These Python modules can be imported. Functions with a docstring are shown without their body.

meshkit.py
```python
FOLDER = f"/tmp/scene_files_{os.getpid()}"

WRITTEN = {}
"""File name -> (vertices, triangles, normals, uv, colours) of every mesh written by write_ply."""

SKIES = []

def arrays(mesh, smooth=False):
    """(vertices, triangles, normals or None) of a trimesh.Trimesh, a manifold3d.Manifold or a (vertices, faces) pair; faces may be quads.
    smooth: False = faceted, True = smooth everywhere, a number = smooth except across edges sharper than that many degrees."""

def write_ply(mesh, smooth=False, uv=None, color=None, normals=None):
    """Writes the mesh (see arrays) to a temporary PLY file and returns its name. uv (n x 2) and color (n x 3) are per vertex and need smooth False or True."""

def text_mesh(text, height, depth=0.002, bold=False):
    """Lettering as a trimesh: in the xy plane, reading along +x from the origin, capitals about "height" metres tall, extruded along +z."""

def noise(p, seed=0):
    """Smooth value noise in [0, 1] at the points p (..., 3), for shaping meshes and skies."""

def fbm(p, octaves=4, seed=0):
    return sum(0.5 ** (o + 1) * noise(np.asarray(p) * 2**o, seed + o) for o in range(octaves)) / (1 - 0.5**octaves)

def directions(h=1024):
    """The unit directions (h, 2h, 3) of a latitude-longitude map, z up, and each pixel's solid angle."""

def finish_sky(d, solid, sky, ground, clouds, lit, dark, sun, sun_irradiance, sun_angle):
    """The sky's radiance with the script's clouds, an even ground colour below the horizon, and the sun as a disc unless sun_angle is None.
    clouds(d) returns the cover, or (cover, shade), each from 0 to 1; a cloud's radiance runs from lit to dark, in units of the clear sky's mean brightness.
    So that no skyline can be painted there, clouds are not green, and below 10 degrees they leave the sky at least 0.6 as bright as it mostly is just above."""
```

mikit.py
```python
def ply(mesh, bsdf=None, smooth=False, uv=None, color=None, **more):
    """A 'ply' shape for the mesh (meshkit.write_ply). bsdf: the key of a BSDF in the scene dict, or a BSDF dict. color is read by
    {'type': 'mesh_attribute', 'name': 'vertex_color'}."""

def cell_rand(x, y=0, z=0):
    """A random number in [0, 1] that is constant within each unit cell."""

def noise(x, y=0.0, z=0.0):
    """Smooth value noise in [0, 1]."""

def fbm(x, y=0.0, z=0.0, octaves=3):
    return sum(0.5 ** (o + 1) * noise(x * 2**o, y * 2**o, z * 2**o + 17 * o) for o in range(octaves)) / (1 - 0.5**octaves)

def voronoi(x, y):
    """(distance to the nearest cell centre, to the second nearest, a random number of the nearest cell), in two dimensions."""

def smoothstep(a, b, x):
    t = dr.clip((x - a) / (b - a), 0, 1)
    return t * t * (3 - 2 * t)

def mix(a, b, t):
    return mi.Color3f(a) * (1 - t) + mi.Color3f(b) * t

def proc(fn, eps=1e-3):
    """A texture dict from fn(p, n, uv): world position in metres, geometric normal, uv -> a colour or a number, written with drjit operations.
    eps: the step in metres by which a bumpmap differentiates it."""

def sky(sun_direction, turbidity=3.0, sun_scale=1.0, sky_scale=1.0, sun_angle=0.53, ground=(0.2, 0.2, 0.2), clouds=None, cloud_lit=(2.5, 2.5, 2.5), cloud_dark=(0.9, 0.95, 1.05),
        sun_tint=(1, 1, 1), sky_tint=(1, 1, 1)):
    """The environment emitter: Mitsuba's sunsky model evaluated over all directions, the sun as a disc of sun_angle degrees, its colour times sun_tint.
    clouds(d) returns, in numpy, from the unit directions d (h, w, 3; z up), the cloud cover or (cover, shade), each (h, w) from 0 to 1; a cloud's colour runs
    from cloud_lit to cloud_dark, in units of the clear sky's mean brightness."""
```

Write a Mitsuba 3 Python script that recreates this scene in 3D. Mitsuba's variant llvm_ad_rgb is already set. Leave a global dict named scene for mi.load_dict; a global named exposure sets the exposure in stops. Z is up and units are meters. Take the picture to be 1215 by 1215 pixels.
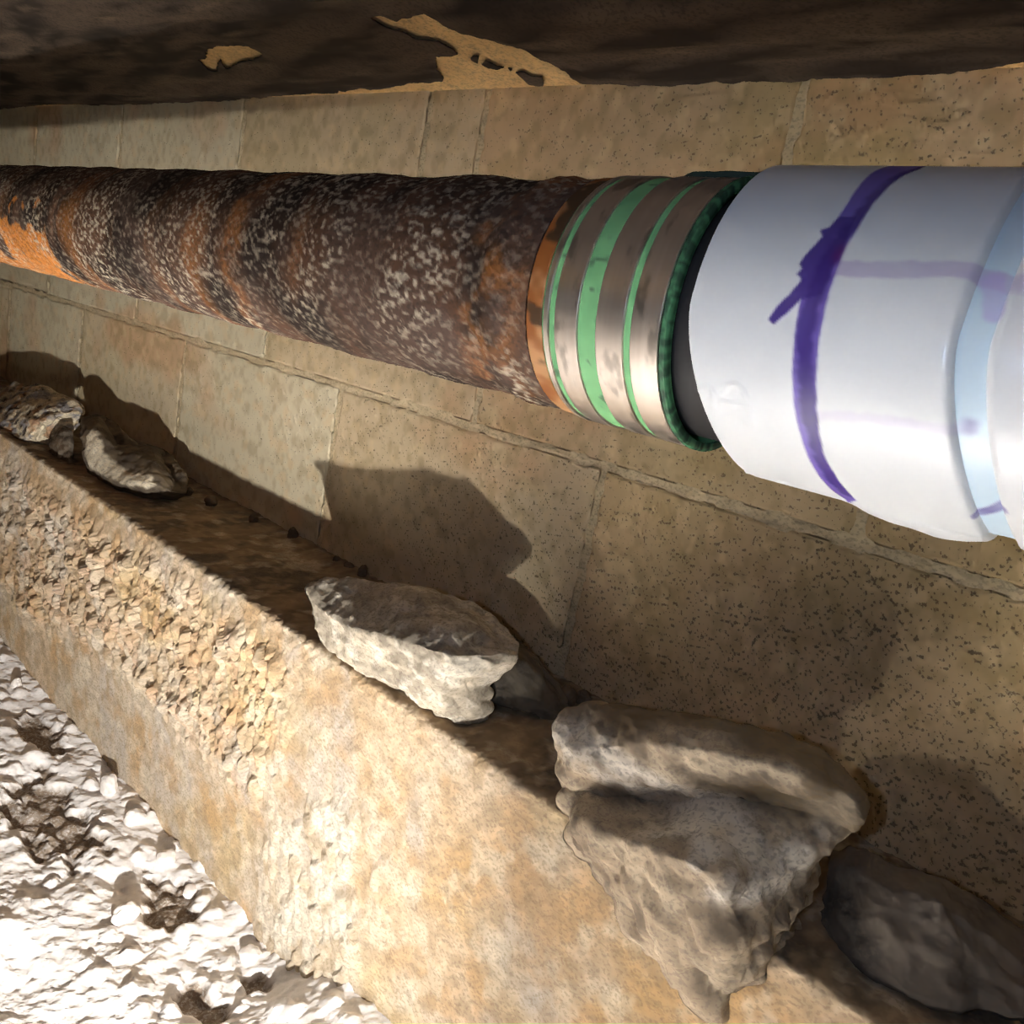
import math, random
import numpy as np, trimesh, shapely
from scipy.interpolate import RectBivariateSpline
from scipy.spatial import cKDTree, Delaunay
import mitsuba as mi, mikit
from mikit import proc
from meshkit import fbm, noise

random.seed(3)
rng = np.random.default_rng(7)
scene, labels = {}, {}

# ------------------------------------------------------------------ camera, lights, exposure
F, RIGHT, UP, FWD = 903.69, [0.74044, 0.64494, 0.18922], [-0.28585, 0.04737, 0.9571], [-0.60831, 0.76277, -0.21943]
EYE = np.array([0.0, 0.0, 0.62])
exposure = 3.6
FWD, RIGHT, UP = map(np.array, (FWD, RIGHT, UP))
T4 = mi.ScalarTransform4f
scene['camera'] = {'type': 'perspective', 'fov': 2 * math.degrees(math.atan(607.5 / F)), 'fov_axis': 'x', 'near_clip': 0.02, 'far_clip': 50.0,
                   'to_world': T4().look_at(origin=EYE.tolist(), target=(EYE + FWD).tolist(), up=UP.tolist())}
LAMP = np.array([0.03, 0.01, 0.20])           # work lamp on the ground, below the camera
LAMP_COL = np.array([1.0, 0.965, 0.91])
LAMP_MAIN, LAMP_FILL = 2300.0, 27.0
FLASH_COL, FLASH_POW = np.array([0.73, 0.95, 1.36]), 152.0


def disc(c, n, r, k=24):
    n = np.asarray(n, float) / np.linalg.norm(n)
    a = np.cross(n, [0.3, 0.2, 0.9]); a /= np.linalg.norm(a); b = np.cross(n, a)
    t = np.linspace(0, 2 * np.pi, k, endpoint=False)
    v = np.vstack([[c], np.asarray(c) + r * (np.cos(t)[:, None] * a + np.sin(t)[:, None] * b)])
    f = [[0, 1 + i, 1 + (i + 1) % k] for i in range(k)]
    return v, np.array(f)


def can(c, n, r0, r1, length, k=24):
    """A lamp housing behind a lens: lathed about the axis -n."""
    n = np.asarray(n, float) / np.linalg.norm(n)
    a = np.cross(n, [0.3, 0.2, 0.9]); a /= np.linalg.norm(a); b = np.cross(n, a)
    prof = [(r0 * 1.15, 0.0), (r0 * 1.25, -0.002), (r0 * 1.25, -0.2 * length), (r1, -0.35 * length), (r1, -length), (0.0005, -length)]
    t = np.linspace(0, 2 * np.pi, k, endpoint=False)
    v = np.vstack([np.asarray(c) + s * n + r * (np.cos(t)[:, None] * a + np.sin(t)[:, None] * b) for r, s in prof])
    f = []
    for j in range(len(prof) - 1):
        for i in range(k):
            p, q = j * k + i, j * k + (i + 1) % k
            f += [[p, p + k, q], [q, p + k, q + k]]
    return v, np.array(f)


def grain(p, n, uv):
    return 0.38 * mikit.smoothstep(0.46, 0.72, mikit.fbm(p.x * 480, p.y * 480, p.z * 480, 2)) + 0.18 * mikit.smoothstep(0.5, 0.7, mikit.fbm(p.x * 160, p.y * 160, p.z * 160, 2))


def mat(name, rough, spec=0.3, **more):
    scene[name] = {'type': 'twosided', 'bsdf': {'type': 'principled', 'base_color': {'type': 'mesh_attribute', 'name': 'vertex_color'}, 'roughness': rough, 'specular': spec, **more}}


def bumpy(name, rough, scale, fn, spec=0.25, dirt_col=(0.23, 0.17, 0.105)):
    scene[name] = {'type': 'twosided', 'bsdf': {'type': 'bumpmap', 'arbitrary': {**proc(fn, 4e-4)}, 'scale': scale,
                   'bsdf': {'type': 'blendbsdf', 'weight': proc(grain), 'bsdf_0': {'type': 'principled', 'base_color': {'type': 'mesh_attribute', 'name': 'vertex_color'}, 'roughness': rough, 'specular': spec},
                            'bsdf_1': {'type': 'principled', 'base_color': {'type': 'rgb', 'value': list(dirt_col)}, 'roughness': rough, 'specular': spec}}}}


def plain(name, col, rough, **more):
    scene[name] = {'type': 'twosided', 'bsdf': {'type': 'principled', 'base_color': {'type': 'rgb', 'value': list(col)}, 'roughness': rough, **more}}


def label(key, text=None, cat=None, group=None, kind=None):
    labels[key] = {k: v for k, v in (('label', text), ('category', cat), ('group', group), ('kind', kind)) if v}


# ------------------------------------------------------------------ materials
bumpy('concrete', 0.92, 0.0016, lambda p, n, uv: mikit.fbm(p.x * 500, p.y * 500, p.z * 500, 3))
def pits(p, n, uv):
    dens = mikit.smoothstep(-1.1, -0.25, p.x) * (0.55 + 0.45 * mikit.smoothstep(0.62, 0.45, p.z)) * (0.5 + 0.7 * mikit.fbm(p.x * 9, p.z * 9, 3.0, 2))
    a = mikit.fbm(p.x * 520 + p.z * 150, p.y * 260, p.z * 340 - p.x * 80, 3) + 0.10 * (mikit.fbm(p.x * 60, p.y * 60, p.z * 60, 2) - 0.5)
    return 0.72 * mikit.smoothstep(0.72 - 0.11 * dens, 0.82 - 0.11 * dens, a)


scene['wall_concrete'] = {'type': 'twosided', 'bsdf': {'type': 'bumpmap', 'arbitrary': proc(lambda p, n, uv: mikit.fbm(p.x * 420, p.y * 420, p.z * 420, 3) - 1.2 * pits(p, n, uv), 5e-4), 'scale': 0.0016,
                          'bsdf': {'type': 'blendbsdf', 'weight': proc(pits), 'bsdf_0': {'type': 'principled', 'base_color': {'type': 'mesh_attribute', 'name': 'vertex_color'}, 'roughness': 0.9, 'specular': 0.25},
                                   'bsdf_1': {'type': 'principled', 'base_color': {'type': 'rgb', 'value': [0.16, 0.11, 0.06]}, 'roughness': 1.0, 'specular': 0.1}}}}
bumpy('white_powder', 0.95, 0.0015, lambda p, n, uv: mikit.fbm(p.x * 330, p.y * 330, p.z * 330, 3), 0.1, (0.70, 0.67, 0.65))
bumpy('stone', 0.85, 0.0010, lambda p, n, uv: mikit.fbm(p.x * 400, p.y * 400, p.z * 400, 3), 0.3, (0.15, 0.125, 0.10))
bumpy('rust', 0.62, 0.0007, lambda p, n, uv: mikit.fbm(p.x * 700, p.y * 700, p.z * 700, 3), 0.4, (0.035, 0.024, 0.02))
bumpy('felt', 0.8, 0.0008, lambda p, n, uv: mikit.fbm(p.x * 120, p.y * 420, p.z * 200, 3), 0.3, (0.02, 0.017, 0.014))
mat('pvc', 0.22, 0.5)
mat('rubber', 0.55, 0.4)
scene['steel'] = {'type': 'twosided', 'bsdf': {'type': 'principled', 'base_color': {'type': 'mesh_attribute', 'name': 'vertex_color'}, 'roughness': 0.36, 'metallic': 0.95, 'specular': 0.5}}
plain('black_plastic', (0.02, 0.02, 0.02), 0.5)

# ------------------------------------------------------------------ lamps
scene['work_lamp__housing'] = mikit.ply(can(LAMP + np.array([0.006, 0.004, 0]), (-0.82, -0.57, -0.05), 0.011, 0.012, 0.11), 'black_plastic', smooth=30)
for key, n, power, off in (('work_lamp__lens', (-0.82, -0.57, -0.05), LAMP_MAIN, (0, 0, 0)), ('work_lamp__added_fill_lens', (-0.40, 0.90, -0.08), LAMP_FILL, (0.014, 0.031, 0.0))):  # second lens is an added emitter that fills in the right side
    scene[key] = mikit.ply(disc(LAMP + np.array(off), n, 0.010), 'black_plastic', emitter={'type': 'area', 'radiance': {'type': 'rgb', 'value': (LAMP_COL * power).tolist()}})
va, vb = np.array([-0.90, 0.436, 0]), np.array([0.436, 0.90, 0])
vc = [LAMP + va * i + vb * j + [0, 0, 0.022 + k] for i in (-0.022, 0.038) for j in (-0.034, 0.030) for k in (0, 0.002)]
scene['work_lamp__added_visor'] = mikit.ply(trimesh.convex.convex_hull(np.array(vc)), 'black_plastic')  # unseen plate, added to keep the main beam off the ceiling
label('work_lamp', 'small work lamp low on the ground below the view', 'lamp')
FP = EYE - 0.050 * RIGHT + 0.006 * UP - 0.004 * FWD
scene['phone_flash__lens'] = mikit.ply(disc(FP, FWD, 0.004), 'black_plastic', emitter={'type': 'area', 'radiance': {'type': 'rgb', 'value': (FLASH_COL * FLASH_POW).tolist()}})
scene['phone_flash__housing'] = mikit.ply(can(FP - 0.001 * FWD, FWD, 0.0045, 0.0045, 0.006), 'black_plastic', smooth=30)
label('phone_flash', 'small flash light of the camera phone', 'flash light')

# ------------------------------------------------------------------ helpers
WALL, EDGE, LEDGE = 0.589, 0.419, 0.310
PY, PZ = 0.3340, 0.6461


def zc(x):
    return 0.8415 - 0.0225 * x


def spaced(a, b, k=0.0024, d0=0.42):
    """Coordinates from a to b along the wall, closer together nearer the camera."""
    n = max(2, int((math.asinh(b / d0) - math.asinh(a / d0)) / k))
    return d0 * np.sinh(np.linspace(math.asinh(a / d0), math.asinh(b / d0), n))


def grid_faces(n, m, wrap=False):
    i, j = np.meshgrid(np.arange(n - 1), np.arange(m if wrap else m - 1), indexing='ij')
    a, b, c, d = i * m + j, i * m + (j + 1) % m, (i + 1) * m + (j + 1) % m, (i + 1) * m + j
    return np.stack([a, b, c, d], -1).reshape(-1, 4)


def sstep(a, b, x):
    t = np.clip((x - a) / (b - a), 0, 1)
    return t * t * (3 - 2 * t)


def mixc(c, d, t):
    t = np.asarray(t)[..., None]
    return np.asarray(c) * (1 - t) + np.asarray(d) * t


def lin(r, g, b):
    x = np.array([r, g, b]) / 255.0
    return np.where(x < 0.04045, x / 12.92, ((x + 0.055) / 1.055) ** 2.4)


def cells(p, size, seed, jitter=0.9):
    """Worley cells in 2D: (distance to nearest, to second, id) for the points p (n, 2)."""
    lo, hi = p.min(0) - 3 * size, p.max(0) + 3 * size
    gx, gy = np.meshgrid(np.arange(lo[0], hi[0], size), np.arange(lo[1], hi[1], size), indexing='ij')
    r = np.random.default_rng(seed)
    s = np.stack([gx, gy], -1).reshape(-1, 2) + (r.random((gx.size, 2)) - 0.5) * size * jitter
    d, k = cKDTree(s).query(p, k=2)
    return d[:, 0] / size, d[:, 1] / size, k[:, 0], s


def rand_of(k, seed):
    return np.random.default_rng(seed).random(int(k.max()) + 1)[k]


# ------------------------------------------------------------------ block wall
def block_colour(P, tint=0.3):
    x, z = P[:, 0], P[:, 2]
    a = fbm(P * [5, 5, 5], 4, 3)
    b = fbm(P * [30, 30, 30], 3, 9)
    tan, olive, grey, orange = lin(196, 166, 128), lin(172, 150, 98), lin(214, 204, 176), lin(200, 156, 114)
    c = mixc(tan, olive, 0.7 * sstep(0.36, 0.72, fbm(P * [7, 7, 3], 3, 21)))
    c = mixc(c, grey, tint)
    c = mixc(c, orange, 0.6 * sstep(0.56, 0.72, fbm(P * [6, 6, 6], 3, 33)))
    c = mixc(c, lin(150, 126, 76), 0.35 * sstep(0.42, 0.75, fbm(P * [90, 90, 60], 3, 37)))
    c = mixc(c, lin(214, 190, 150), 0.5 * sstep(0.56, 0.70, fbm(P * [70, 70, 50], 3, 38)))
    return c * (0.80 + 0.32 * a + 0.18 * b)[:, None]


def block(x0, x1, z0, z1, seed, k=0.0030, dz=0.0026, tint=0.3):
    xs = spaced(x0, x1, k)
    zs = np.linspace(z0, z1, max(4, int((z1 - z0) / dz)))
    X, Z = np.meshgrid(xs, zs, indexing='ij')
    P = np.stack([X.ravel(), np.full(X.size, WALL), Z.ravel()], -1)
    e = np.minimum.reduce([P[:, 0] - x0, x1 - P[:, 0], P[:, 2] - z0, z1 - P[:, 2]])
    e = e + 0.009 * (fbm(P * 70, 3, 5 + seed) - 0.42)
    edge = np.clip(1 - e / 0.0035, 0, 1.4) ** 2
    bump = 0.0014 * (fbm(P * [60, 60, 45], 4, 11) - 0.5)
    f1, f2, kk, _ = cells(P[:, [0, 2]] * [1, 0.8], 0.006, 40)
    has = rand_of(kk, 41)
    dens = 0.0
    knob = np.where(has < 0.26, np.clip(0.5 - f1, 0, 1), 0) * 0.0032 * sstep(0.35, 0.65, fbm(P * [12, 12, 12], 2, 50))
    P[:, 1] += edge * 0.0042 - bump - knob
    col = block_colour(P, tint)
    n, m = X.shape
    F = grid_faces(n, m)
    # sides and back: a simple rim running 3 cm into the wall
    ring = np.concatenate([np.arange(m), np.arange(1, n) * m + m - 1, (n - 1) * m + np.arange(m - 2, -1, -1), np.arange(n - 2, 0, -1) * m])
    back = P[ring].copy(); back[:, 1] = WALL + 0.03
    base = len(P); r = len(ring)
    i = np.arange(r)
    F2 = np.stack([ring[i], ring[(i + 1) % r], base + (i + 1) % r, base + i], -1)
    V = np.vstack([P, back]); C = np.vstack([col, col[ring]])
    return V, np.vstack([F[:, ::-1], F2[:, ::-1]]), C


joint = 0.007
count = 0
c1 = [-4.0, -3.574, -3.174, -2.774, -2.374, -1.974, -1.574, -1.174, -0.774, -0.374, 0.026, 0.43]
c2 = [-4.0, -3.352, -2.952, -2.552, -2.152, -1.752, -1.352, -0.950, -0.545, -0.148, 0.252, 0.43]
c3 = [-4.0, -3.46, -3.06, -2.66, -2.26, -1.865, -1.464, -1.070, -0.690, -0.605, -0.275, 0.12, 0.43]
for row, (cuts, z0, z1) in enumerate(((c1, 0.300, 0.5190), (c2, 0.5262, 0.7200), (c3, 0.7290, 0.905))):
    for j in range(len(cuts) - 1):
        far = cuts[j + 1] < -1.7
        tint = (0.60 + 0.30 * rng.random()) if cuts[j + 1] < -0.70 else (0.30 if cuts[j + 1] < -0.3 else 0.05) + 0.12 * rng.random()  # blocks on the left are paler: brighter light painted into their colour
        V, Fq, C = block(cuts[j] + joint / 2, cuts[j + 1] - joint / 2, z0, z1, count, *((0.006, 0.006) if far else (0.0025, 0.0022)), tint)
        key = 'wall_back__block' + (f'_{count:03d}' if count else '')
        scene[key] = mikit.ply((V, Fq), 'wall_concrete', smooth=True, color=C)
        count += 1
xs, zs = spaced(-4.0, 0.43, 0.0050), np.concatenate([np.linspace(0.29, 0.512, 46), np.linspace(0.515, 0.532, 14), np.linspace(0.535, 0.715, 20), np.linspace(0.718, 0.735, 4), np.linspace(0.738, 0.905, 34)])
X, Z = np.meshgrid(xs, zs, indexing='ij')
P = np.stack([X.ravel(), np.full(X.size, WALL), Z.ravel()], -1)
P[:, 1] += 0.0024 - 0.006 * (fbm(P * [80, 80, 140], 4, 61) - 0.45)
scene['wall_back__mortar'] = mikit.ply((P, grid_faces(*X.shape)[:, ::-1]), 'concrete', smooth=True, color=block_colour(P) * 0.6 + lin(206, 192, 158) * 0.4 * (0.8 + 0.4 * fbm(P * 60, 2, 4))[:, None])
label('wall_back', 'tan painted concrete block wall with thin mortar joints behind the pipe', kind='structure')
label('wall_back__mortar', 'crumbly mortar between the blocks')

# ------------------------------------------------------------------ ledge: a rough low concrete wall in front of the block wall
xs = spaced(-3.2, 0.40, 0.0026)
down = np.arange(-0.10, LEDGE - 0.006, 0.0024)
arc = np.linspace(0, np.pi / 2, 7)
prof = [(EDGE, z, -1, 0) for z in down] + [(EDGE + 0.006 - 0.006 * math.cos(t), LEDGE - 0.006 + 0.006 * math.sin(t), -math.cos(t), math.sin(t)) for t in arc] + [(y, LEDGE, 0, 1) for y in np.arange(EDGE + 0.008, WALL + 0.012, 0.003)]
prof = np.array(prof)
n, m = len(xs), len(prof)
P = np.zeros((n, m, 3)); N = np.zeros((n, m, 3))
P[..., 0] = xs[:, None]; P[..., 1] = prof[None, :, 0]; P[..., 2] = prof[None, :, 1]
N[..., 1] = prof[None, :, 2]; N[..., 2] = prof[None, :, 3]
P, N = P.reshape(-1, 3), N.reshape(-1, 3)
S = np.tile(np.concatenate([[0], np.cumsum(np.hypot(*np.diff(prof[:, :2], axis=0).T))]), n)
S -= S[:m][len(down)]                       # 0 at the top edge, negative down the face, positive across the top
face = sstep(0.004, -0.004, S)
top = 1 - face
x, z = P[:, 0], P[:, 2]
wob = 0.06 * (fbm(P * [9, 9, 9], 3, 71) - 0.5)
flaky = sstep(-1.60, -1.25, x + wob) * sstep(-0.545, -0.60, x + wob) * sstep(0.08, 0.155, z + wob + 0.06 * sstep(-0.9, -1.3, x)) * sstep(0.0, -0.05, S + wob * 0.4)
white = sstep(-0.56, -0.52, x + 0.6 * wob) * sstep(-0.385, -0.43, x + wob) * sstep(0.215, 0.16, z + 1.4 * wob)
white = np.maximum(white, sstep(-0.58, -0.56, x + 0.3 * wob) * sstep(-0.525, -0.545, x + 0.3 * wob) * sstep(0.26, 0.19, z) * 0.7) * face
white = white * sstep(0.48, 0.58, fbm(P * [26, 26, 14], 3, 73) + 0.35 * sstep(0.12, 0.03, z))
uv = np.stack([x + 0.25 * z, z], -1) * [1.0, 0.62] + 0.006 * np.stack([fbm(P * 70, 2, 81), fbm(P * 70, 2, 82)], -1)


def plates(uv, size, seed):
    f1, f2, k, s = cells(uv, size, seed, 1.0)
    r = rand_of(k, seed + 1); t = rand_of(k, seed + 2) * 6.28
    d = (uv - s[k]) / size
    tilt = d[:, 0] * np.cos(t) + d[:, 1] * np.sin(t)
    return r * 0.9 + 0.55 * tilt - 0.9 * sstep(0.16, 0.0, f2 - f1), k


def petals(uv, size, seed):
    w = uv + 0.5 * size * np.stack([fbm(np.column_stack([uv * 0.9 / size, uv[:, 0] * 0]), 2, seed + 5) - 0.5, fbm(np.column_stack([uv * 0.9 / size, uv[:, 0] * 0]), 2, seed + 6) - 0.5], -1)
    f1, f2, k, s = cells(w, size, seed, 1.0)
    lev = rand_of(k, seed + 1)
    d = (w - s[k]) / size
    t = 0.5 + 0.9 * (rand_of(k, seed + 2) - 0.5)
    dm = np.sqrt(np.clip(0.62 - f1, 0, 1)) + 0.55 * (d[:, 0] * np.cos(t) + d[:, 1] * np.sin(t))
    return dm * (0.35 + 0.9 * lev), k, lev


pl, k1 = plates(uv, 0.0085, 90)
pl2, k2 = plates(uv, 0.0150, 95)
fine = fbm(P * [130, 130, 100], 3, 98) - 0.5
broad = fbm(P * [6, 6, 5], 3, 99) - 0.5
D = 0.006 * broad + 0.0028 * fine
dome, kd, lev = petals(uv, 0.0120, 190)
dome2, kd2, lev2 = petals(uv, 0.0070, 195)
big = sstep(0.40, 0.60, fbm(P * [24, 24, 24], 3, 191))
D += face * flaky * (big * (0.0105 * dome + 0.0080 * lev) + (1 - big) * (0.0052 * dome2 + 0.0036 * lev2) + 0.004 * (fbm(P * [35, 35, 35], 3, 192) - 0.4))
D += white * (0.0045 * dome + 0.0025 * lev + 0.002)
streak = fbm(np.stack([x * 60, P[:, 1] * 8, z * 8], -1), 3, 101) - 0.5
D += face * (1 - flaky) * 0.002 * (fbm(np.stack([x * 70, P[:, 1], z * 16], -1), 3, 102) - 0.5)
D += top * (0.006 * streak + 0.006 * (fbm(P * [30, 30, 30], 3, 103) - 0.5)) * sstep(0.0, 0.02, S)
D += 0.006 * sstep(0.135, 0.17, S) * fbm(P * [40, 40, 40], 3, 104)
crest = np.exp(-(S / 0.012) ** 2)
D += crest * 0.006 * (fbm(P * [150, 150, 150], 3, 105) - 0.5)
P = P + N * D[:, None]
base, warm, grey, yellow = lin(196, 181, 160), lin(202, 180, 152), lin(186, 176, 163), lin(194, 168, 118)
c = mixc(base, warm, sstep(0.4, 0.65, fbm(np.stack([x * 12, z * 0, z * 6], -1), 3, 110)))
c = mixc(c, grey, 0.8 * sstep(0.50, 0.68, fbm(np.stack([(x + 0.25 * z) * 22, z * 0, z * 5], -1), 3, 111)))
c = mixc(c, yellow, 0.6 * sstep(0.52, 0.70, fbm(P * [9, 9, 9], 4, 112) + 0.12 * sstep(-0.38, -0.1, x) + 0.16 * sstep(0.07, 0.0, abs(x + 0.60)) * sstep(0.14, 0.06, z)))
c = mixc(c, lin(178, 142, 96), 0.7 * sstep(0.44, 0.70, fbm(P * [22, 22, 22], 5, 116) + 0.14 * sstep(-0.26, -0.16, x + 0.1 * (fbm(P * 20, 3, 122) - 0.5))))
c = mixc(c, lin(196, 158, 126), 0.45 * flaky * sstep(0.55, 0.75, rand_of(k2, 113)))
c = mixc(c, lin(206, 198, 182), 0.8 * white)
topc = mixc(lin(152, 130, 104), lin(114, 96, 76), sstep(0.35, 0.65, fbm(np.stack([x * 50, P[:, 1] * 8, z], -1), 3, 114)))
topc = mixc(topc, lin(92, 84, 74), 0.8 * sstep(0.48, 0.60, fbm(P * [16, 16, 16], 4, 119)))
c = mixc(c, topc, top * sstep(0.0, 0.006, S))
c = mixc(c, lin(168, 146, 116), 0.6 * sstep(0.48, 0.66, fbm(P * [70, 70, 40], 4, 117)))
c = mixc(c, lin(212, 200, 178), 0.5 * sstep(0.54, 0.70, fbm(P * [50, 50, 30], 4, 118)))
c = c * (0.80 + 0.40 * fbm(P * 120, 2, 115))[:, None]
scene['wall_lower'] = mikit.ply((P, grid_faces(n, m)), 'concrete', smooth=True, color=c)
label('wall_lower', 'low rough concrete footing wall with flaking face and brown dirty top', kind='structure')

# ------------------------------------------------------------------ floor: white powdery rubble
fx = spaced(-3.0, 0.5, 0.0040)
fy = np.concatenate([np.linspace(-1.2, 0.0, 40), np.arange(0.01, 0.435, 0.0026)])
X, Y = np.meshgrid(fx, fy, indexing='ij')
P = np.stack([X.ravel(), Y.ravel(), np.full(X.size, -0.045)], -1)
lump = fbm(P * [14, 14, 1], 3, 120)
f1, f2, kf, sf = cells(P[:, :2] + 0.006 * np.stack([fbm(P * [60, 60, 1], 2, 121), fbm(P * [60, 60, 1], 2, 122)], -1), 0.021, 123)
rk = rand_of(kf, 124)
clod = np.where(rk > 0.5, np.sqrt(np.clip(0.5 - f1, 0, 1)) * 0.026 * (rk - 0.35), 0)
near = sstep(0.20, 0.33, P[:, 1])
P[:, 2] += 0.024 * (lump - 0.45) + clod * near * 0.75 + 0.006 * fbm(P * [60, 60, 1], 3, 125) + 0.006 * fbm(P * [150, 150, 1], 3, 126)
P[:, 2] += 0.062 * np.exp(-((P[:, 0] + 0.36) / 0.12) ** 2) * sstep(0.26, 0.42, P[:, 1])
hollow = np.zeros(len(P))
for hx, hy, ra, rb in ((-0.87, 0.325, 0.105, 0.036), (-0.66, 0.365, 0.050, 0.026), (-1.06, 0.375, 0.07, 0.02), (-0.515, 0.335, 0.035, 0.014), (-0.50, 0.385, 0.02, 0.012)):
    w1, w2 = P[:, 0] - hx, P[:, 1] - hy
    hollow = np.maximum(hollow, sstep(1.15, 0.65, np.hypot(w1 / ra, w2 / rb) + 1.7 * (fbm(P * [48, 48, 0], 4, 127) - 0.5)))
P[:, 2] -= 0.011 * hollow
c = mixc(lin(246, 244, 244), lin(232, 226, 220), fbm(P * [30, 30, 30], 3, 128))
c = mixc(c, lin(112, 92, 68), 0.9 * sstep(0.3, 0.7, hollow + 0.5 * (fbm(P * 90, 2, 129) - 0.5)))
scene['floor'] = mikit.ply((P, grid_faces(*X.shape)), 'white_powder', smooth=True, color=c)
FLOOR = P.copy()
label('floor', 'crawl space floor of bright white powdery rubble with brown hollows', kind='structure')

# ------------------------------------------------------------------ ceiling board and its torn black felt
xs, ys = spaced(-3.6, 0.6, 0.012), np.linspace(-0.8, 0.62, 90)
X, Y = np.meshgrid(xs, ys, indexing='ij')
P = np.stack([X.ravel(), Y.ravel(), zc(X.ravel())], -1)
P[:, 2] += 0.0006 * (fbm(P * 60, 3, 130) - 0.5)
c = lin(222, 186, 130) * (0.8 + 0.4 * fbm(P * [30, 30, 30], 3, 131))[:, None]
up = P.copy(); up[:, 2] += 0.02
nb = len(P); Fb = grid_faces(*X.shape)
scene['ceiling'] = mikit.ply((np.vstack([P, up]), np.vstack([Fb[:, ::-1], Fb + nb])), 'concrete', smooth=True, color=np.vstack([c, c]))
label('ceiling', 'tan fibre board ceiling showing through torn black felt', kind='structure')
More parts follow.
